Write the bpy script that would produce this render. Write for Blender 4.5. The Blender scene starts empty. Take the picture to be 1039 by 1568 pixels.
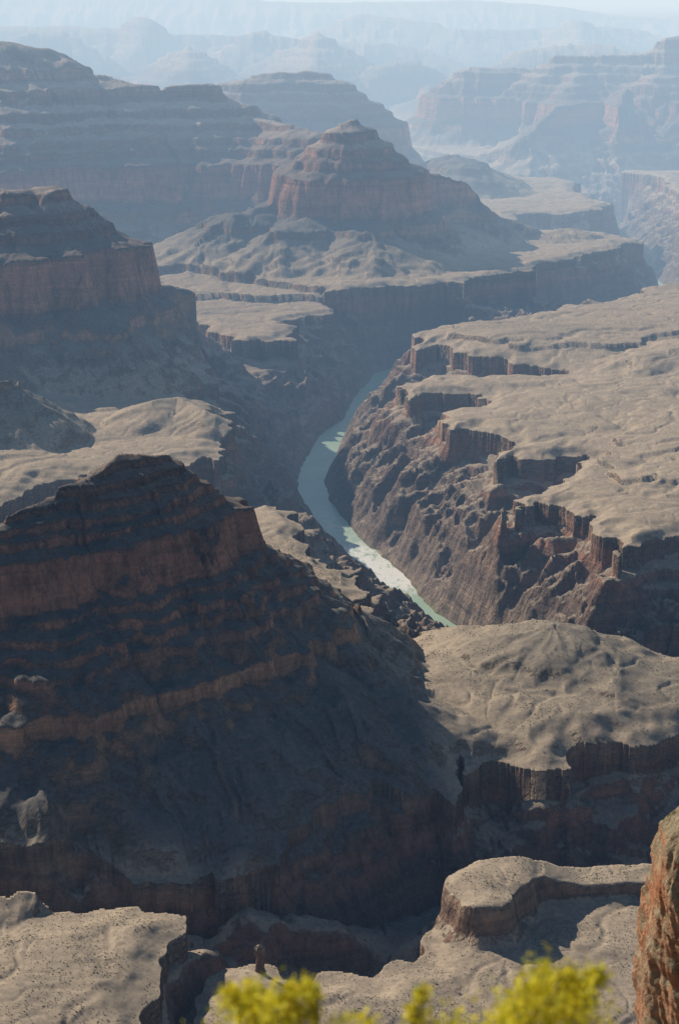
import bpy, math, time
import numpy as np
from mathutils import Vector
T0=time.time()
rng=np.random.default_rng(7)
f32=np.float32
CAMZ=1400.0
PITCH=math.radians(16.2); F=2734.0
cp,sp=math.cos(PITCH),math.sin(PITCH)
KS=1.134                     # bench country scale
def fz(z): return CAMZ-(CAMZ-z)*KS
# ---------- survey helpers: bearing/depression sightings -> world coordinates
def ray(u,v):
    cx=(u-519.5)/F; cy=(784-v)/F
    return cx, cp+cy*sp, -sp+cy*cp
def S(u,v,z):
    a,b,c=ray(u,v); t=(CAMZ-z)/-c
    return (a*t,b*t)
def R(u,v,d):
    a,b,c=ray(u,v); t=d*KS/b
    return (a*t,b*t,CAMZ+c*t)
def B(u,d,z,v=900):
    a,b,c=ray(u,v); t=d/b
    return (a*t,b*t,z)

# ---------- noise
perm=rng.permutation(256).astype(np.int32)
ang=rng.random(256)*2*np.pi
GX=np.cos(ang).astype(f32); GY=np.sin(ang).astype(f32)
def perlin(x,y,seed=0):
    x=x+f32(seed*17.31); y=y+f32(seed*9.77)
    xi=np.floor(x); yi=np.floor(y)
    xf=(x-xi).astype(f32); yf=(y-yi).astype(f32)
    xi=xi.astype(np.int32); yi=yi.astype(np.int32)
    u=xf*xf*xf*(xf*(xf*6-15)+10); v=yf*yf*yf*(yf*(yf*6-15)+10)
    a=perm[xi&255]; b=perm[(xi+1)&255]
    h00=perm[(a+yi)&255]; h01=perm[(a+yi+1)&255]
    h10=perm[(b+yi)&255]; h11=perm[(b+yi+1)&255]
    n00=GX[h00]*xf+GY[h00]*yf
    n10=GX[h10]*(xf-1)+GY[h10]*yf
    n01=GX[h01]*xf+GY[h01]*(yf-1)
    n11=GX[h11]*(xf-1)+GY[h11]*(yf-1)
    nx0=n00+u*(n10-n00); nx1=n01+u*(n11-n01)
    return (nx0+v*(nx1-nx0))*f32(1.4)
def ridged(x,y,seed=0):
    return 1-2*np.abs(perlin(x,y,seed))
def sstep(a,b,x):
    t=np.clip((x-a)/(b-a),0,1); return t*t*(3-2*t)

# ---------- polar grid
AZ=np.concatenate([np.linspace(-42,-14,110,endpoint=False),np.linspace(-14,14,1120,endpoint=False),np.linspace(14,40,90)])
RR=np.concatenate([np.geomspace(0.6,1500,150,endpoint=False),np.geomspace(1500,15000,1380,endpoint=False),np.geomspace(15000,29000,150,endpoint=False),np.geomspace(29000,65000,24)])
NA,NR=len(AZ),len(RR)
az=np.radians(AZ)
r2,a2=np.meshgrid(RR,az,indexing='ij')
X=(r2*np.sin(a2)).astype(f32).ravel(); Y=(r2*np.cos(a2)).astype(f32).ravel()
Rd=r2.astype(f32).ravel(); AZf=a2.astype(f32).ravel(); del r2,a2
SPC=np.maximum(Rd*0.0018,0.5)
def octave(lam): return np.clip(lam/(SPC*2)-0.6,0,1)
def fb(lams,amps,seed):
    o=np.zeros_like(X)
    for i,(l,a) in enumerate(zip(lams,amps)):
        o+=a*perlin(X/l,Y/l,seed+i)*octave(l)
    return o
WX=fb([900,320,130,60,27],[70,42,31,22,8],1)
WY=fb([900,320,130,60,27],[70,42,31,22,8],11)
fade=sstep(1700,3000,Rd)*0.55+0.5
XW=X+WX*fade; YW=Y+WY*fade

# ---------- fields
def seg_iter(pts):
    for i in range(len(pts)-1): yield pts[i],pts[i+1]
def poly_sdf(px,py,pts):
    d2=np.full(px.shape,1e18,f32); inside=np.zeros(px.shape,bool)
    n=len(pts)
    for i in range(n):
        ax,ay=pts[i]; bx,by=pts[(i+1)%n]
        ex,ey=bx-ax,by-ay; L2=ex*ex+ey*ey+1e-9
        wx=px-f32(ax); wy=py-f32(ay)
        t=np.clip((wx*f32(ex)+wy*f32(ey))/f32(L2),0,1)
        dx=wx-t*f32(ex); dy=wy-t*f32(ey)
        np.minimum(d2,dx*dx+dy*dy,out=d2)
        if ay!=by:
            c=((ay>py)!=(by>py))&(px<f32(ex/(ey))*(py-f32(ay))+f32(ax))
            inside^=c
    d=np.sqrt(d2)
    return np.where(inside,-d,d)
def ridge_field(px,py,pts,k):
    q=np.full(px.shape,-1e9,f32); s=np.zeros_like(q); dd=np.zeros_like(q); an=np.zeros_like(q)
    s0=0
    for (ax,ay,az_),(bx,by,bz) in seg_iter(pts):
        ex,ey=bx-ax,by-ay; L2=ex*ex+ey*ey; L=math.sqrt(L2)
        wx=px-f32(ax); wy=py-f32(ay)
        t=np.clip((wx*f32(ex)+wy*f32(ey))/f32(L2),0,1)
        dx=wx-t*f32(ex); dy=wy-t*f32(ey)
        d=np.sqrt(dx*dx+dy*dy)
        val=f32(az_)+t*f32(bz-az_)-f32(k)*d
        m=val>q
        q=np.where(m,val,q); s=np.where(m,f32(s0)+t*f32(L),s); dd=np.where(m,d,dd)
        an=np.where(m,np.arctan2(dx,-dy),an)
        s0+=L
    return q,s,dd,an

# stratigraphic remaps (written for bench 430, rescaled to real bench)
Z=lambda L:np.array([fz(a) for a in L],float)
QF=Z([-500,430,545,553,600,628,690,700,735,743,795,804,850,860,925,940,1000,1018,1200,2200])
OF=Z([-500,430,530,550,592,722,750,776,796,818,846,874,896,928,956,1016,1046,1096,1230,2200])
QN=Z([-500,430,538,541,578,581,594,597,608,611,626,629,642,658,676,679,688,691,700,703,712,715,726,729,740,2000])
ON=Z([-500,430,536,553,584,593,601,610,617,625,633,641,648,708,718,728,733,743,748,758,763,773,778,787,793,2055])
BENCH=fz(430)
# ---------- land (bench) polygons: rim outline sightings at bench level
def P(z,pts): 
    z=fz(z); return (z,[S(u,v,z) for u,v in pts])
lands=[
 P(430,[(-900,1300),(-50,1345),(120,1350),(160,1352),(200,1364),(290,1364),(318,1345),(345,1354),(400,1356),(422,1335),(430,1300),(455,1285),(480,1262),(520,1248),(560,1215),(600,1225),(640,1205),(690,1222),(700,1190),(702,1145),(725,1165),(770,1142),(830,1160),(870,1132),(960,1130),(1039,1125),(1600,1110),
        (1600,1015),(1039,1022),(960,1018),(900,1000),(840,975),(760,975),(690,985),(625,990),(598,975),(590,930),(562,892),(530,880),(480,852),(450,800),(432,770),(400,765),(340,790),(200,800),(-100,820),(-900,850)]),
 P(430,[(-900,770),(0,775),(110,738),(200,714),(280,706),(372,694),(345,652),(350,640),(325,612),(296,606),(290,592),(330,578),(322,545),(290,528),(262,490),(240,455),(200,430),(-900,420)]),
 P(395,[(270,452),(310,490),(345,520),(420,518),(432,492),(470,480),(525,470),(508,456),(450,446),(280,430),(150,440)]),
 P(440,[(-900,430),(200,428),(300,436),(390,438),(520,439),(600,437),(645,434),(690,430),(715,432),(728,420),(800,414),(880,396),(960,378),(978,362),(950,350),(900,345),(780,348),(790,326),(900,321),(932,312),(880,292),(890,280),(850,273),(740,262),(690,248),(500,230),(-900,250)]),
 P(430,[(540,190),(600,222),(690,232),(780,243),(860,238),(930,237),(960,226),(1039,234),(1050,260),(1600,260),(1600,40),(-1500,40),(-900,180)]),
 P(430,[(952,262),(1000,272),(1060,300),(1120,350),(1250,420),(1900,420),(1900,240)]),
 P(430,[(1900,425),(1300,425),(1039,430),(960,437),(945,452),(850,465),(790,478),(720,488),(655,492),(628,508),(635,530),(672,520),(700,535),(800,548),(885,560),(800,568),(760,574),(700,572),(640,580),(608,588),(612,605),(640,596),(700,597),(758,603),(748,614),(700,620),(668,630),(672,655),(700,652),(760,658),(765,668),(738,683),(735,705),(770,688),(820,694),(880,688),(870,702),(840,728),(805,738),(795,775),(830,755),(868,765),(872,785),(905,788),(915,812),(950,812),(970,838),(1039,812),(1900,760)]),
 P(390,[(1600,1270),(985,1303),(860,1328),(720,1346),(698,1368),(700,1402),(660,1415),(640,1445),(583,1497),(520,1500),(470,1500),(430,1484),(385,1478),(350,1490),(335,1520),(320,1560),(320,2300),(1700,2300)]),
 P(430,[(-900,1385),(0,1395),(130,1408),(200,1395),(285,1402),(297,1440),(270,1480),(262,1540),(230,1560),(225,2300),(-1500,2300)]),
]
# caps: extra ledges standing on the benches (extra height, talus width, polygon)
capfade=.45+.55*sstep(330,230,X)
caps=[
 (fz(430)-fz(390),12,P(430,[(1600,1230),(985,1288),(860,1310),(785,1318),(712,1326),(702,1350),(708,1386),(738,1400),(776,1392),(792,1372),(835,1350),(930,1330),(1050,1315),(1600,1300)])[1]),
 (16,30,P(446,[(1900,430),(1039,440),(900,462),(800,486),(700,496),(690,512),(820,532),(960,530),(1039,510),(1900,490)])[1]),
 (14,30,P(444,[(1900,600),(1100,620),(960,650),(905,690),(930,735),(1039,742),(1900,700)])[1]),
]
rib=fb([150,75,36,20],[16,13,7,2.5],31)
Dm=np.full(X.shape,1e9,f32); wsum=np.zeros_like(X); zsum=np.zeros_like(X)
for z,pts in lands:
    d=poly_sdf(XW,YW,pts)
    w=1/(np.maximum(d,0)+4)**3
    wsum+=w; zsum+=w*f32(z)
    Dm=np.minimum(Dm,d)
PT=zsum/wsum
Dm=Dm+rib
for i,(hc,wd,pts) in enumerate(caps):
    d=poly_sdf(XW,YW,pts)+rib*.5
    PT+=f32(hc)*(.72*sstep(5,-5,d)+.28*sstep(wd+14,0,d))*(capfade if i==0 else 1)
print('lands',time.time()-T0)
und=fb([1100,420,160],[26,14,4],41)
rill=np.zeros_like(X)
for l,a,sd in [(520,7,51),(230,3.5,52),(110,1.8,53),(55,1.0,54)]:
    rill-=a*sstep(.72,1.0,ridged(XW/l,YW/l,sd))*octave(l)
PT=PT+und*0.9+rill*sstep(-10,100,-Dm)-14*sstep(60,0,-Dm)
PT+=np.where((Y>3300)&(Y<7200)&(X>0),np.clip(-Dm,0,900)*0.055,0)

# ---------- buttes and ridges
ridges=[
 (1,.74,[R(-300,900,2120),R(-190,862,2150),R(-110,858,2155),R(-60,850,2165),R(0,790,2200),R(80,760,2270),R(120,728,2310),R(195,688,2390),R(250,686,2430),R(290,732,2470),R(355,772,2510),R(375,805,2520),R(430,846,2560),R(445,882,2570),R(500,915,2530),R(555,918,2470),R(572,950,2480),R(625,985,2560)],12),
 (1,.5,[R(430,935,2330),R(500,1060,2200),R(545,1170,2090)],9),
 (1,.55,[R(250,1060,2140),R(280,1200,2010),R(330,1290,1900)],8),
 (1,.36,[R(20,1030,2110),R(150,1050,2130),R(300,1040,2175),R(450,1010,2280)],9),
 (1,.55,[R(185,1312,1862),R(268,1314,1870)],3),
 (1,.55,[R(365,1310,1864),R(395,1312,1864)],3),
 (1,.30,[R(700,985,2560),R(760,980,2560),R(800,968,2520),R(838,950,2480),R(870,985,2460),R(960,1005,2460),R(1060,1010,2470)],5),
 (1,.25,[R(838,955,2480),R(830,1010,2400),R(800,1090,2290)],4),
 (1,.25,[R(960,1008,2460),R(970,1050,2380),R(960,1100,2290)],4),
 (0,.86,[R(-400,240,4900),R(0,287,4950),R(68,287,5000),R(95,318,5000),R(122,345,5000),R(130,370,5050),R(188,370,5080),R(200,398,5120),R(265,440,5200)],22),
 (0,.7,[R(68,330,4900),R(120,430,4700),R(170,500,4600),R(250,570,4550)],14),
 (1,.6,[R(-300,540,3950),R(0,580,3990),R(28,582,4000),R(40,605,4020),R(75,640,4060)],8),
 (1,.35,[R(230,612,4150),R(262,606,4200),R(330,635,4050)],5),
 (0,.78,[R(-500,40,7700),R(0,66,7800),R(60,72,7850),R(80,104,7850),R(180,118,7900),R(250,137,7900),R(325,128,7950),R(345,145,7950),R(372,165,7950),R(400,188,7900),R(440,198,7850),R(490,212,7800)],35),
 (0,.7,[R(190,160,7700),R(200,230,7400)],25),
 (0,.9,[R(380,180,7850),R(430,192,7600),R(485,205,7500)],25),
 (0,1.0,[R(350,130,9650),R(378,120,9650),R(480,108,9750),R(518,114,9750),R(532,150,9700),R(545,190,9500)],30),
 (0,1.04,[R(512,210,6990),R(526,194,7020),R(545,187,7050),R(560,205,7080),R(600,242,7150),R(640,266,7200),R(700,278,7250),R(725,300,7250),R(745,322,7250),R(810,345,7300)],22),
 (0,.50,[R(600,290,7150),R(545,300,6980),R(480,315,6800),R(430,355,6600)],18),
 (0,.8,[R(512,225,7000),R(488,262,6950),R(470,295,6850)],16),
 (0,.5,[R(430,310,6950),R(350,332,6800),R(300,385,6600)],18),
 (0,.45,[R(540,330,6750),R(572,362,6560),R(600,405,6400)],16),
 (0,.22,[R(740,385,7150),R(790,368,7200),R(870,352,7400),R(930,360,7450)],10),
 (0,.5,[R(680,238,9300),R(700,236,9300),R(712,250,9100)],10),
 (0,.3,[R(1000,560,4700),R(1020,538,4750),R(1060,528,4850),R(1200,520,4900)],8),
 (0,.85,[R(690,128,12300),R(722,106,12400),R(832,104,12400),R(845,86,12300),R(985,82,12300),R(1018,56,12400),R(1060,50,12500),R(1600,40,12500)],45),
 (0,.6,[R(885,100,12200),R(868,155,11700),R(820,200,11200)],30),
 (0,.6,[R(1010,110,12000),R(950,210,10900)],30),
 (0,.5,[R(650,130,14500),R(690,170,13000),R(650,200,12400)],30),
 (0,.5,[R(750,150,13500),R(790,200,12000)],30),
 (0,.6,[R(-500,80,13800),R(60,92,13800),R(150,90,13900),R(170,108,14000),R(255,128,14000),R(330,120,14200)],50),
 (0,.7,[R(285,66,15200),R(287,90,14700),R(285,125,13800)],30),
 (0,.7,[R(480,48,15800),R(482,75,15400),R(475,108,14300)],30),
 (0,.8,[R(215,25,17500),R(215,60,17000)],30),
 (0,.8,[R(590,98,15000),R(640,90,15200),R(668,104,15200)],30),
 (0,.8,[R(810,72,15600),R(870,64,15600),R(940,66,15600),R(970,78,15500)],35),
 (0,.8,[R(40,48,16200),R(95,46,16200),R(120,60,16100)],35),
 (0,.8,[R(380,50,16600),R(410,46,16600),R(440,56,16500)],35),
 (0,.6,[R(-500,38,17500),R(200,44,17500),R(420,58,17600),R(560,62,17500),R(640,72,17500),R(700,98,17000),R(790,104,17000)],60),
 (0,.5,[R(560,20,20000),R(700,45,19500),R(890,38,20000),R(1000,50,20500),R(1200,60,20000)],60),
 (0,.6,[R(885,30,19500),R(888,60,19000)],30),
 (0,.4,[R(-900,-4,24000),R(300,-4,24000),R(500,3,24000),R(700,0,24500),R(820,6,24500),R(870,12,24500),R(930,22,24500),R(1000,26,24500),R(1300,30,24500)],60),
]
BH=np.zeros_like(X)
n1=perlin(X/420,Y/420,61); n2=perlin(X/150,Y/150,62)*octave(150); n3=perlin(X/45,Y/45,63)*octave(45); n4=perlin(X/19,Y/19,64)*octave(19)
for kind,k,pts,amp in ridges:
    q_,o_=(QN,ON) if kind else (QF,OF)
    pq=[(x,y,float(np.interp(z,o_,q_))) for x,y,z in pts]
    xs=[p[0] for p in pts]; ys=[p[1] for p in pts]; H=max(p[2] for p in pq)
    ext=(H-BENCH)/k*1.25+300
    m=np.nonzero((X>min(xs)-ext)&(X<max(xs)+ext)&(Y>min(ys)-ext)&(Y<max(ys)+ext))[0]
    if len(m)==0: continue
    wf=f32(0.4 if kind else 0.8)
    px=X[m]+WX[m]*wf; py=Y[m]+WY[m]*wf
    q,s,dd,an=ridge_field(px,py,pq,k)
    if not kind:
        c0=SPC[m]*2.2
        q=q+f32(k)*(dd-(np.sqrt(dd*dd+c0*c0)-c0))
    g=s+an*f32(amp*9)
    lam=f32(amp*11)
    gul=ridged(g/lam,dd/(lam*5),71)*0.9+ridged(g/(lam*.42),dd/(lam*2.6),72)*.5*octave(lam*.42)[m]+ridged(g/(lam*.17),dd/(lam*1.4),73)*.24*octave(lam*.17)[m]
    grow=np.clip(dd/(lam*1.2),0,1)
    kk=min(1.0,k*1.5); a3=min(amp,13)
    crest=.3 if kind else .12
    q=q+f32(amp)*(gul-0.6)*(0.03+1.6*grow) + kk*((n1[m]*amp*0.8+n2[m]*amp*0.5)*grow+(n3[m]*a3*.8*kk+n4[m]*a3*.35*kk)*(crest+.9*grow))
    o=np.interp(q,q_,o_).astype(f32)-BENCH
    BH[m]=np.maximum(BH[m],o)
print('ridges',time.time()-T0)
TOP=PT+np.maximum(BH,0)

# ---------- canyons
river=[B(1700,3100,0),B(1300,3180,0),B(1000,3260,0),B(850,3390,0),B(760,3580,0)]
river+=[(*S(u,v,0),0) for u,v in [(696,977),(648,942),(611,912),(602,888),(572,862),(537,835),(507,800),(484,768),(476,735),(492,700),(508,668),(545,640),(552,618)]]
river+=[B(590,6700,0,560),B(700,7200,0,500),B(850,7450,0,480),B(1020,7850,0,430),B(1030,8500,0,400),B(985,9300,0,350),B(930,10750,0,300),B(960,11900,0,260),B(1200,13000,0,240),B(1600,13600,0,240)]
river=[(p[0],p[1],0.) for p in river]
thal=[(37,river),
 (3,[B(-900,2035,245,1380),B(150,2040,240,1380),B(300,2055,228,1400),B(430,2100,205,1420),B(560,2170,172,1440),B(680,2290,130,1440),B(850,2325,95,1440),B(1039,2315,70,1440),B(1700,2270,50,1400)]),
 (3,[B(-900,4105,150,800),B(200,4105,110,800),B(400,4300,60,780),B(500,4560,10,760)]),
 (3,[B(210,6240,200,480),B(340,5760,140,530),B(430,5650,70,560),B(500,5720,3,640)]),
 (3,[B(740,9070,200,330),B(930,9240,110,330),B(985,9300,0,330)]),
 (3,[B(560,10770,200,240),B(700,10540,180,250),B(860,10880,110,260),B(935,10880,0,260)]),
 (3,[B(690,6990,180,440),B(700,7200,0,440)]),
]
IN=np.nonzero(Dm>-5)[0]
Dp=np.maximum(Dm[IN],0)
top=TOP[IN]
cv=perlin(X[IN]/520,Y[IN]/520,121); cv2=perlin(X[IN]/130,Y[IN]/130,122)
cl=np.clip(44+26*cv+18*cv2,12,80)
cl=cl*(1-.62*sstep(2520,2440,Y[IN])*sstep(190,120,X[IN])*sstep(2030,2070,Y[IN]))
jit=(n3[IN]*9+n4[IN]*4)
cliff=cl*(.50*sstep(0,9,Dp)+.25*sstep(15,22,Dp+jit)+.25*sstep(34,44,Dp+jit*1.6))+np.minimum(Dp,60)*.5
best=np.full(len(IN),1e9,f32); RIV=np.full(len(X),1e9,f32)
rough=np.zeros(len(IN),f32)
wxx=WX[IN]/140; wyy=WY[IN]/140
for l,a,sd in [(420,26,81),(190,32,82),(90,25,83),(42,15,84),(19,7,85)]:
    rg=ridged(X[IN]/l+wxx,Y[IN]/l+wyy,sd)
    rough+=a*rg*octave(l)[IN]
for wdt,pts in thal:
    cpx=X[IN]+(WX[IN]*0.10 if wdt>20 else WX[IN]*.5); cpy=Y[IN]+(WY[IN]*0.10 if wdt>20 else WY[IN]*.5)
    pp=[(x,y,-z) for x,y,z in pts]
    q,s,d,an=ridge_field(cpx,cpy,pp,4.0)
    zf=-(q+4.0*d)
    if wdt>20: RIV[IN]=d
    wd_=wdt+(n2[IN]*7+n3[IN]*4 if wdt>20 else 0)
    de=np.maximum(d-wd_,0)
    t=de/(de+Dp+8)
    g=s+an*220
    rb=ridged(g/230,d/900,91)*28+ridged(g/95,d/420,92)*22+ridged(g/42,d/200,93)*10
    base=zf-7+(top-cl-zf+7)*t**0.95
    hh=base+(rough*1.0+rb*0.9-50)*np.clip(t*(1-t)*5,0,1)*np.clip((top-zf)/310,0.2,1)
    best=np.minimum(best,hh)
hg=np.minimum(best,top-cliff)
H=TOP.copy()
H[IN]=np.where(Dm[IN]<=0,top,hg)
# ---------- slope under the viewpoint (south rim)
ribn=fb([120,50,20],[14,8,4],101)
hn=np.where(Rd<4.6,1396.6,1396.6-(Rd-4.6)*1.3)
hn=np.where(Rd>120,1396.6-115.4*1.3-(Rd-120)*0.98,hn)
hn2=np.interp(hn+ribn,QF,OF).astype(f32)
hn=np.where(Rd>120,np.minimum(hn2,1400-Rd*0.88),hn)
hn=hn+perlin(X/1.3,Y/1.3,5)*0.08*(Rd<12)
H=np.where(Rd<1450,np.maximum(np.where(Rd<1000,0,H),hn),H).astype(f32)
H=np.where(Rd>29000,np.maximum(H,1050+und),H).astype(f32)
H+=(fb([14,7],[.45,.3],111)*sstep(1450,1550,Rd)*(RIV>45)).astype(f32)
print('height',time.time()-T0, X.size)

def add_attr(me,name,arr):
    a=me.attributes.new(name,'FLOAT','POINT'); a.data.foreach_set('value',arr.astype(f32))
def grid_mesh(name,co,nr,na,flip=False):
    i=np.arange(nr-1)[:,None]*na+np.arange(na-1)[None,:]
    quads=np.stack([i,i+1,i+na+1,i+na],-1).reshape(-1,4).astype(np.int32)
    if flip: quads=quads[:,::-1]
    quads=np.ascontiguousarray(quads)
    me=bpy.data.meshes.new(name)
    me.vertices.add(len(co)); me.vertices.foreach_set('co',np.ascontiguousarray(co,dtype=f32).ravel())
    me.loops.add(quads.size); me.loops.foreach_set('vertex_index',quads.ravel())
    me.polygons.add(len(quads)); me.polygons.foreach_set('loop_start',np.arange(0,quads.size,4,dtype=np.int32))
    me.update(); me.polygons.foreach_set('use_smooth',np.ones(len(quads),bool))
    ob=bpy.data.objects.new(name,me); bpy.context.collection.objects.link(ob)
    return ob,me
co=np.stack([X,Y,H],1)
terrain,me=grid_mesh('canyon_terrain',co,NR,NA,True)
add_attr(me,'bank',np.exp(-np.maximum(RIV-38,0)/16))
add_attr(me,'nbig',n1*.7+n2*.3)
# shade painted into the soil colour at the foot of the near ridge
shade_tint=sstep(2085,2150,Y+n2*25)*sstep(2720,2560,Y)*sstep(190,110,X+n2*30)
add_attr(me,'shade_tint',shade_tint)

# ---------- material helpers
class NT:
    def __init__(s,name):
        s.m=bpy.data.materials.new(name); s.m.use_nodes=True; s.t=s.m.node_tree; s.t.nodes.clear()
        s.out=s.n('ShaderNodeOutputMaterial')
    def n(s,typ,**k):
        nd=s.t.nodes.new(typ)
        for a,b in k.items(): setattr(nd,a,b)
        return nd
    def l(s,a,b): s.t.links.new(a,b)
    def math(s,op,a,b=None,c=None):
        nd=s.n('ShaderNodeMath',operation=op)
        for i,v in enumerate((a,b,c)):
            if v is None: continue
            if isinstance(v,(int,float)): nd.inputs[i].default_value=v
            else: s.l(v,nd.inputs[i])
        return nd.outputs[0]
    def noise(s,vec,scale,detail=4,rough=.55):
        nd=s.n('ShaderNodeTexNoise'); nd.inputs['Scale'].default_value=scale; nd.inputs['Detail'].default_value=detail; nd.inputs['Roughness'].default_value=rough
        s.l(vec,nd.inputs['Vector']); return nd.outputs['Fac']
    def scale(s,vec,v):
        nd=s.n('ShaderNodeVectorMath',operation='MULTIPLY'); s.l(vec,nd.inputs[0]); nd.inputs[1].default_value=v; return nd.outputs[0]
    def ramp(s,fac,stops,interp='LINEAR'):
        nd=s.n('ShaderNodeValToRGB'); cr=nd.color_ramp; cr.interpolation=interp
        while len(cr.elements)>1: cr.elements.remove(cr.elements[-1])
        cr.elements[0].position=stops[0][0]; cr.elements[0].color=(*stops[0][1],1)
        for p,c in stops[1:]:
            e=cr.elements.new(p); e.color=(*c,1)
        s.l(fac,nd.inputs[0]); return nd.outputs[0]
    def mr(s,v,a,b,c=0,d=1):
        nd=s.n('ShaderNodeMapRange'); s.l(v,nd.inputs[0])
        for i,x in zip((1,2,3,4),(a,b,c,d)): nd.inputs[i].default_value=x
        return nd.outputs[0]
    def mix(s,f,a,b,bt='MIX'):
        nd=s.n('ShaderNodeMix',data_type='RGBA',blend_type=bt)
        if isinstance(f,(int,float)): nd.inputs[0].default_value=f
        else: s.l(f,nd.inputs[0])
        for i,v in ((6,a),(7,b)):
            if isinstance(v,tuple): nd.inputs[i].default_value=(*v,1)
            else: s.l(v,nd.inputs[i])
        return nd.outputs[2]
def rock_material(name):
    N=NT(name)
    geo=N.n('ShaderNodeNewGeometry'); pos=geo.outputs['Position']
    sx=N.n('ShaderNodeSeparateXYZ'); N.l(pos,sx.inputs[0]); z=sx.outputs['Z']
    sn=N.n('ShaderNodeSeparateXYZ'); N.l(geo.outputs['Normal'],sn.inputs[0]); nz=sn.outputs['Z']
    nb=N.n('ShaderNodeAttribute',attribute_name='nbig').outputs['Fac']
    med=N.noise(pos,0.02,3,.6); fine=N.noise(pos,0.14,3,.65)
    strat=N.noise(N.scale(pos,(0.0012,0.0012,0.03)),1.0,4,.8)
    vert=N.noise(N.scale(pos,(0.06,0.06,0.009)),1.0,3,.7)
    zz=N.math('ADD',z,N.math('MULTIPLY',nb,12))
    zz=N.math('ADD',zz,N.math('MULTIPLY',N.math('SUBTRACT',med,.5),26))
    zn=N.math('DIVIDE',zz,1400)
    q=lambda a:max(0,fz(a))/1400
    soil=N.ramp(zn,[(0,(.34,.275,.215)),(60/1400,(.29,.23,.18)),(180/1400,(.31,.25,.19)),(222/1400,(.36,.29,.22)),(q(400),(.42,.34,.25)),(q(450),(.42,.34,.25)),(q(500),(.31,.265,.205)),(q(560),(.20,.18,.155)),(q(660),(.19,.16,.135)),(q(800),(.26,.20,.16)),(q(870),(.38,.31,.25)),(q(1000),(.40,.33,.265)),(1,(.40,.34,.26))])
    rock=N.ramp(zn,[(0,(.24,.19,.155)),(110/1400,(.21,.165,.135)),(205/1400,(.22,.155,.125)),(225/1400,(.29,.17,.125)),(250/1400,(.31,.185,.13)),(q(425),(.32,.23,.165)),(q(500),(.20,.17,.14)),(q(530),(.40,.255,.165)),(q(560),(.39,.245,.16)),(q(580),(.28,.18,.135)),(q(620),(.37,.205,.14)),(q(720),(.34,.185,.13)),(q(770),(.25,.155,.12)),(q(830),(.37,.22,.155)),(q(900),(.24,.155,.12)),(q(1000),(.34,.22,.16)),(1,(.46,.37,.27))])
    rock=N.mix(1.0,rock,N.ramp(strat,[(.32,(.56,.55,.56)),(.48,(.95,.95,.95)),(.56,(1.08,1.05,1.02)),(.68,(1.45,1.35,1.24))]),'MULTIPLY')
    rock=N.mix(1.0,rock,N.ramp(vert,[(.34,(.62,.62,.64)),(.5,(1,1,1)),(.66,(1.25,1.22,1.18))]),'MULTIPLY')
    sh=N.n('ShaderNodeAttribute',attribute_name='shade_tint').outputs['Fac']
    soil=N.mix(N.math('MULTIPLY',sh,.85),soil,(.15,.14,.13))  # soil darkened where the ridge shade is painted in
    steep=N.mr(N.math('ADD',nz,N.math('MULTIPLY',N.math('SUBTRACT',fine,.5),.35)),.80,.60)
    col=N.mix(steep,soil,rock)
    col=N.mix(1.0,col,N.ramp(med,[(.3,(.86,.86,.87)),(.7,(1.13,1.11,1.09))]),'MULTIPLY')
    col=N.mix(1.0,col,N.ramp(fine,[(.3,(.79,.79,.79)),(.7,(1.19,1.18,1.17))]),'MULTIPLY')
    at=N.n('ShaderNodeAttribute',attribute_name='bank')
    bf=N.math('MULTIPLY',N.math('MULTIPLY',at.outputs['Fac'],N.mr(z,2,12,1,0)),N.mr(med,.45,.60,.0,.8))
    col=N.mix(bf,col,(.20,.22,.08))
    b1=N.n('ShaderNodeBump'); b1.inputs['Distance'].default_value=7.0; b1.inputs['Strength'].default_value=1
    hn=N.math('MULTIPLY',N.noise(pos,.055,6,.7),N.mr(nz,.6,.93,1.25,.09))
    hsum=N.math('ADD',hn,N.math('MULTIPLY',N.math('MULTIPLY',N.math('ADD',strat,vert),steep),1.2))
    N.l(hsum,b1.inputs['Height'])
    bs=N.n('ShaderNodeBsdfDiffuse'); bs.inputs['Roughness'].default_value=0
    N.l(col,bs.inputs['Color']); N.l(b1.outputs[0],bs.inputs['Normal']); N.l(bs.outputs[0],N.out.inputs[0])
    return N.m
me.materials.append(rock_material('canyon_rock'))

# ---------- river
def smooth_line(pts,n):
    p=np.array([[a,b] for a,b,_ in pts]); seg=np.r_[0,np.cumsum(np.hypot(*np.diff(p,axis=0).T))]
    s=np.linspace(0,seg[-1],n); return np.stack([np.interp(s,seg,p[:,0]),np.interp(s,seg,p[:,1])],1)
ln=smooth_line(river,700)
for _ in range(6): ln[1:-1]=(ln[:-2]+2*ln[1:-1]+ln[2:])/4
tg=np.gradient(ln,axis=0); tg/=np.hypot(tg[:,0],tg[:,1])[:,None]; nr=np.stack([tg[:,1],-tg[:,0]],1)
K=11; off=np.linspace(-85,85,K)
rc=(ln[:,None,:]+nr[:,None,:]*off[None,:,None])
rv=np.concatenate([rc,np.zeros((*rc.shape[:2],1))],-1).reshape(-1,3)
ro,rm=grid_mesh('river',rv,len(ln),K)
rap=np.zeros(len(rv))
for (u,v,rad,a) in [(578,864,70,1.2),(602,878,90,1.7),(618,884,60,1.3),(555,846,70,.8),(515,808,170,.25)]:
    x,y=S(u,v,0); rap=np.maximum(rap,a*np.exp(-((rv[:,0]-x)**2+((rv[:,1]-y)*.7)**2)/rad**2))
add_attr(rm,'rapid',rap)
N=NT('river_water'); geo=N.n('ShaderNodeNewGeometry'); at=N.n('ShaderNodeAttribute',attribute_name='rapid')
nn=N.noise(N.scale(geo.outputs['Position'],(1,.5,1)),.06,5,.7)
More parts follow.
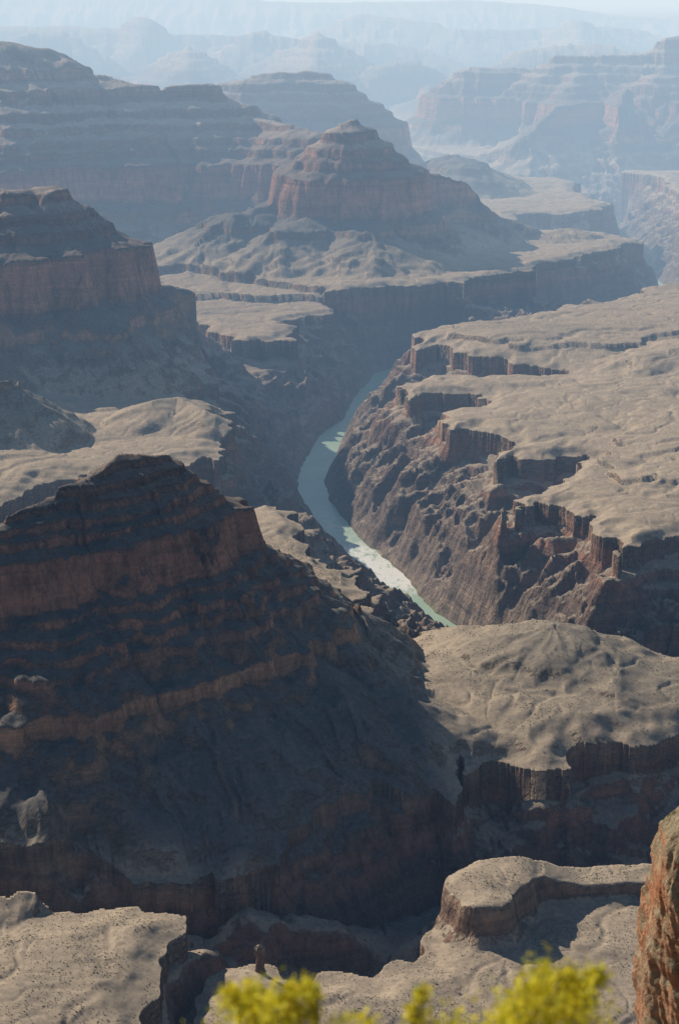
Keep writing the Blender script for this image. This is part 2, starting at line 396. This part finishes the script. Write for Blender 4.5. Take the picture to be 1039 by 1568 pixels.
ff=N.math('MULTIPLY',at.outputs['Fac'],N.mr(nn,.38,.55,.15,1.2))
nb=N.noise(geo.outputs['Position'],.008,3)
col=N.mix(N.mr(nb,.35,.65),(.36,.49,.35),(.42,.55,.41)); col=N.mix(N.mr(ff,.1,.8),col,(.92,.90,.82))
bs=N.n('ShaderNodeBsdfPrincipled'); bs.inputs['Roughness'].default_value=.35; N.l(col,bs.inputs['Base Color'])
bp=N.n('ShaderNodeBump'); bp.inputs['Distance'].default_value=.4; N.l(N.noise(geo.outputs['Position'],.25,4),bp.inputs['Height']); N.l(bp.outputs[0],bs.inputs['Normal'])
N.l(bs.outputs[0],N.out.inputs[0]); rm.materials.append(N.m)

# ---------- desert scrub on the benches (one object)
Hg=H.reshape(NR,NA); 
dr=np.gradient(Hg,axis=0)/np.gradient(RR)[:,None]; da=np.gradient(Hg,axis=1)/(np.gradient(az)[None,:]*RR[:,None])
slope=np.hypot(dr,da).ravel()
cand=np.nonzero((Rd>1650)&(Rd<3600)&(np.abs(AZf)<.25)&(slope<.35)&(H>200))[0]
clump=perlin(X[cand]/60,Y[cand]/60,201)+.5*perlin(X[cand]/17,Y[cand]/17,202)
w=(Rd[cand]**2)*np.clip(clump+.5,0.05,2); w=w/w.sum()
pk=rng.choice(cand,46000,replace=True,p=w)
oct_=np.array([(1,0,0),(0,1,0),(-1,0,0),(0,-1,0),(0,0,.8),(0,0,-.8)],float)
of=np.array([(0,1,4),(1,2,4),(2,3,4),(3,0,4),(1,0,5),(2,1,5),(3,2,5),(0,3,5)])
sz=rng.uniform(.35,.85,len(pk))*(1+.6*(rng.random(len(pk))>.9))
jx=rng.normal(0,2.6,len(pk)); jy=rng.normal(0,3.2,len(pk))
gyr=dr.ravel()[pk]; gxa=da.ravel()[pk]
cc=np.stack([X[pk]+jx,Y[pk]+jy,H[pk]+.15+gyr*jy+gxa*jx],1)
vv=(cc[:,None,:]+oct_[None]*sz[:,None,None]*rng.uniform(.7,1.3,(len(pk),6,1))).reshape(-1,3)
ff_=(of[None]+6*np.arange(len(pk))[:,None,None]).reshape(-1,3)
sm=bpy.data.meshes.new('desert_scrub'); sm.from_pydata(vv.tolist(),[],ff_.tolist())
sob=bpy.data.objects.new('desert_scrub',sm); bpy.context.collection.objects.link(sob)
N=NT('scrub_leaf'); bs=N.n('ShaderNodeBsdfDiffuse'); geo=N.n('ShaderNodeNewGeometry')
N.l(N.ramp(geo.outputs['Random Per Island'],[(0,(.10,.10,.06)),(.6,(.16,.155,.085)),(1,(.26,.23,.14))]),bs.inputs[0]); N.l(bs.outputs[0],N.out.inputs[0]); sm.materials.append(N.m)

# ---------- free-standing rock columns
def column(name,cx,cy,z0,z1,prof,nseg=300,nz=420,ribs=1.0,seed=0,ell=1.0):
    th=np.linspace(-math.pi,math.pi,nseg); h=np.linspace(0,1,nz)
    hh,tt=np.meshgrid(h,th,indexing='ij')
    rad=np.interp(hh,[p[0] for p in prof],[p[1] for p in prof])
    zz=z0+(z1-z0)*np.minimum(hh,1.0)
    sc_=max(p[1] for p in prof)*.6
    cxx=np.cos(tt); syy=np.sin(tt)
    def n3_(f,sd):
        return perlin((cxx*f+zz/sc_*f*.5).astype(f32),(syy*f-zz/sc_*f*.35).astype(f32),sd)
    rel=n3_(1.3,seed)*.12+np.round(n3_(2.4,seed+1)*3)/3*.10+n3_(5,seed+2)*.08+np.round(n3_(7,seed+9)*4)/4*.05+ridged((tt*2.2+zz/sc_*.15).astype(f32),(zz/sc_*.3).astype(f32),seed+3)*.08+n3_(12,seed+4)*.05+n3_(30,seed+8)*.022
    bed=perlin((zz/(sc_*.2)).astype(f32),(tt*.35).astype(f32),seed+5)*.06+perlin((zz/(sc_*.06)).astype(f32),(tt*.8).astype(f32),seed+6)*.03
    seam=sstep(0,.25,np.pi-np.abs(tt))
    rad=rad*(1+(rel+bed)*ribs*seam)
    x=cx+rad*cxx*ell; y=cy+rad*syy
    zz=zz+perlin((x/(sc_*.5)).astype(f32),(y/(sc_*.5)).astype(f32),seed+7)*sc_*.07*(hh>.9)
    return grid_mesh(name,np.stack([x.ravel(),y.ravel(),zz.ravel()],1),nz,nseg)
N=NT('near_rock'); geo=N.n('ShaderNodeNewGeometry'); pos=geo.outputs['Position']
sn=N.n('ShaderNodeSeparateXYZ'); N.l(geo.outputs['Normal'],sn.inputs[0])
fine=N.noise(pos,1.2,6,.65); med=N.noise(pos,.22,5,.6); strat=N.noise(N.scale(pos,(.06,.06,.9)),1.0,4,.7)
rock=N.mix(N.mr(med,.35,.65),(.62,.27,.14),(.58,.40,.26)); rock=N.mix(1.0,rock,N.ramp(strat,[(.3,(.6,.52,.5)),(.5,(1,1,1)),(.7,(1.25,1.2,1.12))]),'MULTIPLY')
col=N.mix(N.mr(N.math('ADD',sn.outputs['Z'],N.math('MULTIPLY',N.math('SUBTRACT',med,.5),.5)),.22,.42),rock,(.50,.39,.25))
vo=N.n('ShaderNodeTexVoronoi'); N.l(pos,vo.inputs['Vector']); vo.inputs['Scale'].default_value=.9
sc2=N.math('MULTIPLY',N.mr(vo.outputs['Distance'],.22,.36,1,0),N.mr(sn.outputs['Z'],.3,.6,0,.7)); col=N.mix(sc2,col,(.14,.14,.06))
col=N.mix(1.0,col,N.ramp(fine,[(.3,(.66,.66,.66)),(.7,(1.22,1.22,1.22))]),'MULTIPLY')
bp=N.n('ShaderNodeBump'); bp.inputs['Distance'].default_value=1.3; N.l(N.noise(pos,.9,9,.72),bp.inputs['Height'])
bs=N.n('ShaderNodeBsdfDiffuse'); N.l(col,bs.inputs[0]); N.l(bp.outputs[0],bs.inputs['Normal']); N.l(bs.outputs[0],N.out.inputs[0]); near_rock=N.m
a_,b_,c_=ray(1156,1180); t_=200/b_
o,m_=column('rock_pillar',a_*t_,200,1120,CAMZ+c_*t_,[(0,26),(.4,17.5),(.7,13.8),(.8,12.6),(.88,12.0),(.93,11.4),(.95,10.4),(.968,8.6),(.985,6.2),(.995,3.2),(1.0,.01)],420,900,ribs=.6,seed=300)
m_.materials.append(near_rock)
hx,hy,hz=R(398,1508,1700)
o,m_=column('rock_hoodoo',hx,hy,hz-30,R(398,1446,1700)[2],[(0,17),(.3,11),(.5,7.5),(.62,5.2),(.74,4.2),(.80,3.4),(.84,5.8),(.93,6.0),(.97,3.5),(1,.01)],120,160,seed=330)
m_.materials.append(bpy.data.materials['canyon_rock'])

# ---------- flowering shrub just below the viewpoint
lv=[];lf=[];st=[];sf=[]
def tube(pts,rads):
    base=len(st); n=6
    for (p,r) in zip(pts,rads):
        for j in range(n):
            a=j*2*math.pi/n; st.append((p[0]+r*math.cos(a),p[1]+r*math.sin(a),p[2]))
    for i in range(len(pts)-1):
        for j in range(n):
            sf.append((base+i*n+j,base+i*n+(j+1)%n,base+(i+1)*n+(j+1)%n,base+(i+1)*n+j))
DB=4.3
def at(u,v,d):
    a,b,c=ray(u,v); t=d/b; return np.array([a*t,b*t,CAMZ+c*t])
clumps=[]
def addc(u,v,d,r,n): clumps.append((at(u,v,d),r,int(n*1.4)))
for u,v,r in [(372,1530,.035),(400,1545,.05),(352,1515,.02),(450,1520,.03),(470,1508,.022),(430,1540,.04),(390,1565,.07),(455,1550,.045),(478,1520,.015),(385,1520,.02)]: addc(u,v+6,DB+rng.uniform(-.12,.12),r,int(60+r*3200))
for u,v,r in [(645,1515,.014),(632,1540,.022),(650,1560,.03),(560,1566,.03),(520,1570,.03),(700,1568,.04)]: addc(u,v+8,DB+rng.uniform(-.1,.1),r,int(30+r*2200))
for u,v,r in [(835,1490,.03),(815,1515,.04),(855,1520,.045),(795,1538,.05),(840,1550,.07),(885,1510,.03),(905,1495,.022),(915,1485,.014),(780,1560,.05),(890,1545,.05),(870,1490,.02),(765,1565,.03)]: addc(u,v+8,DB+rng.uniform(-.15,.15),r,int(60+r*3600))
base=np.array([at(620,1560,DB)[0],DB,1396.5])
for c,r,n in clumps:
    root=base+np.array([(c[0]-base[0])*.35,rng.uniform(-.1,.1),0])
    mid=(root+c)/2+np.array([(c[0]-base[0])*.12,rng.uniform(-.05,.05),.05])
    tube([root,mid,c],[.009,.006,.003])
    for _ in range(6):
        tip=c+rng.normal(0,1,3)*r*.9; tube([mid*.3+c*.7,tip],[.003,.0015])
    P_=c+rng.normal(0,1,(n,3))*r*np.array([.75,.8,.75])
    for p in P_:
        a=rng.normal(0,1,3); a/=np.linalg.norm(a); b=np.cross(a,rng.normal(0,1,3)); b/=np.linalg.norm(b)
        L=rng.uniform(.007,.014); W_=L*.45; k=len(lv)
        lv.extend([tuple(p-a*L),tuple(p+b*W_),tuple(p+a*L),tuple(p-b*W_)]); lf.append((k,k+1,k+2,k+3))
root=bpy.data.objects.new('yellow_shrub',None); bpy.context.collection.objects.link(root)
def part(name,v,f_,mat):
    m=bpy.data.meshes.new(name); m.from_pydata([tuple(map(float,a)) for a in v],[],f_); o=bpy.data.objects.new(name,m); bpy.context.collection.objects.link(o); o.parent=root; m.materials.append(mat)
N=NT('shrub_flower'); geo=N.n('ShaderNodeNewGeometry'); c_=N.ramp(geo.outputs['Random Per Island'],[(0,(.50,.46,.03)),(.45,(.86,.70,.03)),(.8,(.92,.82,.12)),(1,(.40,.45,.06))])
d_=N.n('ShaderNodeBsdfDiffuse'); t_=N.n('ShaderNodeBsdfTranslucent'); N.l(c_,d_.inputs[0]); N.l(c_,t_.inputs[0]); mx=N.n('ShaderNodeMixShader'); mx.inputs[0].default_value=.5
N.l(d_.outputs[0],mx.inputs[1]); N.l(t_.outputs[0],mx.inputs[2]); N.l(mx.outputs[0],N.out.inputs[0]); part('foliage',lv,lf,N.m)
N=NT('shrub_stem'); d_=N.n('ShaderNodeBsdfDiffuse'); geo=N.n('ShaderNodeNewGeometry'); N.l(N.ramp(N.noise(geo.outputs['Position'],40),[(.3,(.12,.1,.04)),(.7,(.25,.22,.09))]),d_.inputs[0]); N.l(d_.outputs[0],N.out.inputs[0]); part('stems',st,sf,N.m)

# ---------- haze: air volumes filling the canyon, self-glowing in place of scattered light
def haze(name,x0,x1,y0,y1,z0,z1,sig,Linf):
    v=[(x,y,z) for x in(x0,x1) for y in (y0,y1) for z in (z0,z1)]
    fcs=[(0,1,3,2),(4,6,7,5),(0,4,5,1),(2,3,7,6),(0,2,6,4),(1,5,7,3)]
    m=bpy.data.meshes.new(name); m.from_pydata(v,[],fcs)
    o=bpy.data.objects.new(name,m); bpy.context.collection.objects.link(o)
    N=NT(name+'_air'); D=max(sig)*1.05
    va=N.n('ShaderNodeVolumeAbsorption'); va.inputs['Density'].default_value=D; va.inputs['Color'].default_value=(*[1-s/D for s in sig],1)
    e=N.n('ShaderNodeEmission'); em=[s*l for s,l in zip(sig,Linf)]; M=max(em)
    e.inputs[0].default_value=(*[x/M for x in em],1); e.inputs[1].default_value=M
    a=N.n('ShaderNodeAddShader'); N.l(va.outputs[0],a.inputs[0]); N.l(e.outputs[0],a.inputs[1]); N.l(a.outputs[0],N.out.inputs['Volume'])
    m.materials.append(N.m); return o
LI=(.72,.825,.895)
haze('haze',-29000,29000,400,71000,-310,2610,[0.9e-5*a for a in (.6,.95,1.45)],LI)
haze('haze',-28000,28000,3400,70000,-300,2600,[2.8e-5*a for a in (.72,.95,1.24)],LI)
haze('haze',-27000,27000,7300,69000,-290,2590,[4.9e-5*a for a in (.87,.98,1.1)],LI)

# ---------- world, sun, camera
SUN_EL=math.radians(31); sd=np.array([-.72,.69]); sd/=np.hypot(*sd)
sv=np.array([sd[0]*math.cos(SUN_EL),sd[1]*math.cos(SUN_EL),math.sin(SUN_EL)])
w=bpy.data.worlds.new('World'); bpy.context.scene.world=w; w.use_nodes=True
nt=w.node_tree; sk=nt.nodes.new('ShaderNodeTexSky'); sk.sky_type='NISHITA'; sk.sun_disc=False; sk.sun_elevation=SUN_EL
sk.sun_rotation=math.atan2(sd[0],sd[1]); sk.altitude=2000; sk.dust_density=.1; sk.ozone_density=3
nt.links.new(sk.outputs[0],nt.nodes['Background'].inputs[0]); nt.nodes['Background'].inputs[1].default_value=.055
sl=bpy.data.lights.new('sun','SUN'); sl.energy=5.0; sl.angle=math.radians(.5); sl.color=(1,.94,.84)
so=bpy.data.objects.new('sun',sl); bpy.context.collection.objects.link(so)
so.rotation_euler=Vector(sv).to_track_quat('Z','Y').to_euler(); so.location=(0,0,3000)
cam=bpy.data.cameras.new('camera'); co_=bpy.data.objects.new('camera',cam); bpy.context.collection.objects.link(co_)
co_.location=(0,0,CAMZ); co_.rotation_euler=(math.radians(90)-PITCH,0,0)
cam.sensor_fit='VERTICAL'; cam.sensor_height=36; cam.lens=18*F/784; cam.clip_start=.1; cam.clip_end=120000
cam.dof.use_dof=True; cam.dof.focus_distance=3000; cam.dof.aperture_fstop=3.2
bpy.context.scene.camera=co_
sc=bpy.context.scene; sc.view_settings.view_transform='Standard'; sc.view_settings.look='None'; sc.view_settings.exposure=0
print('done',time.time()-T0)
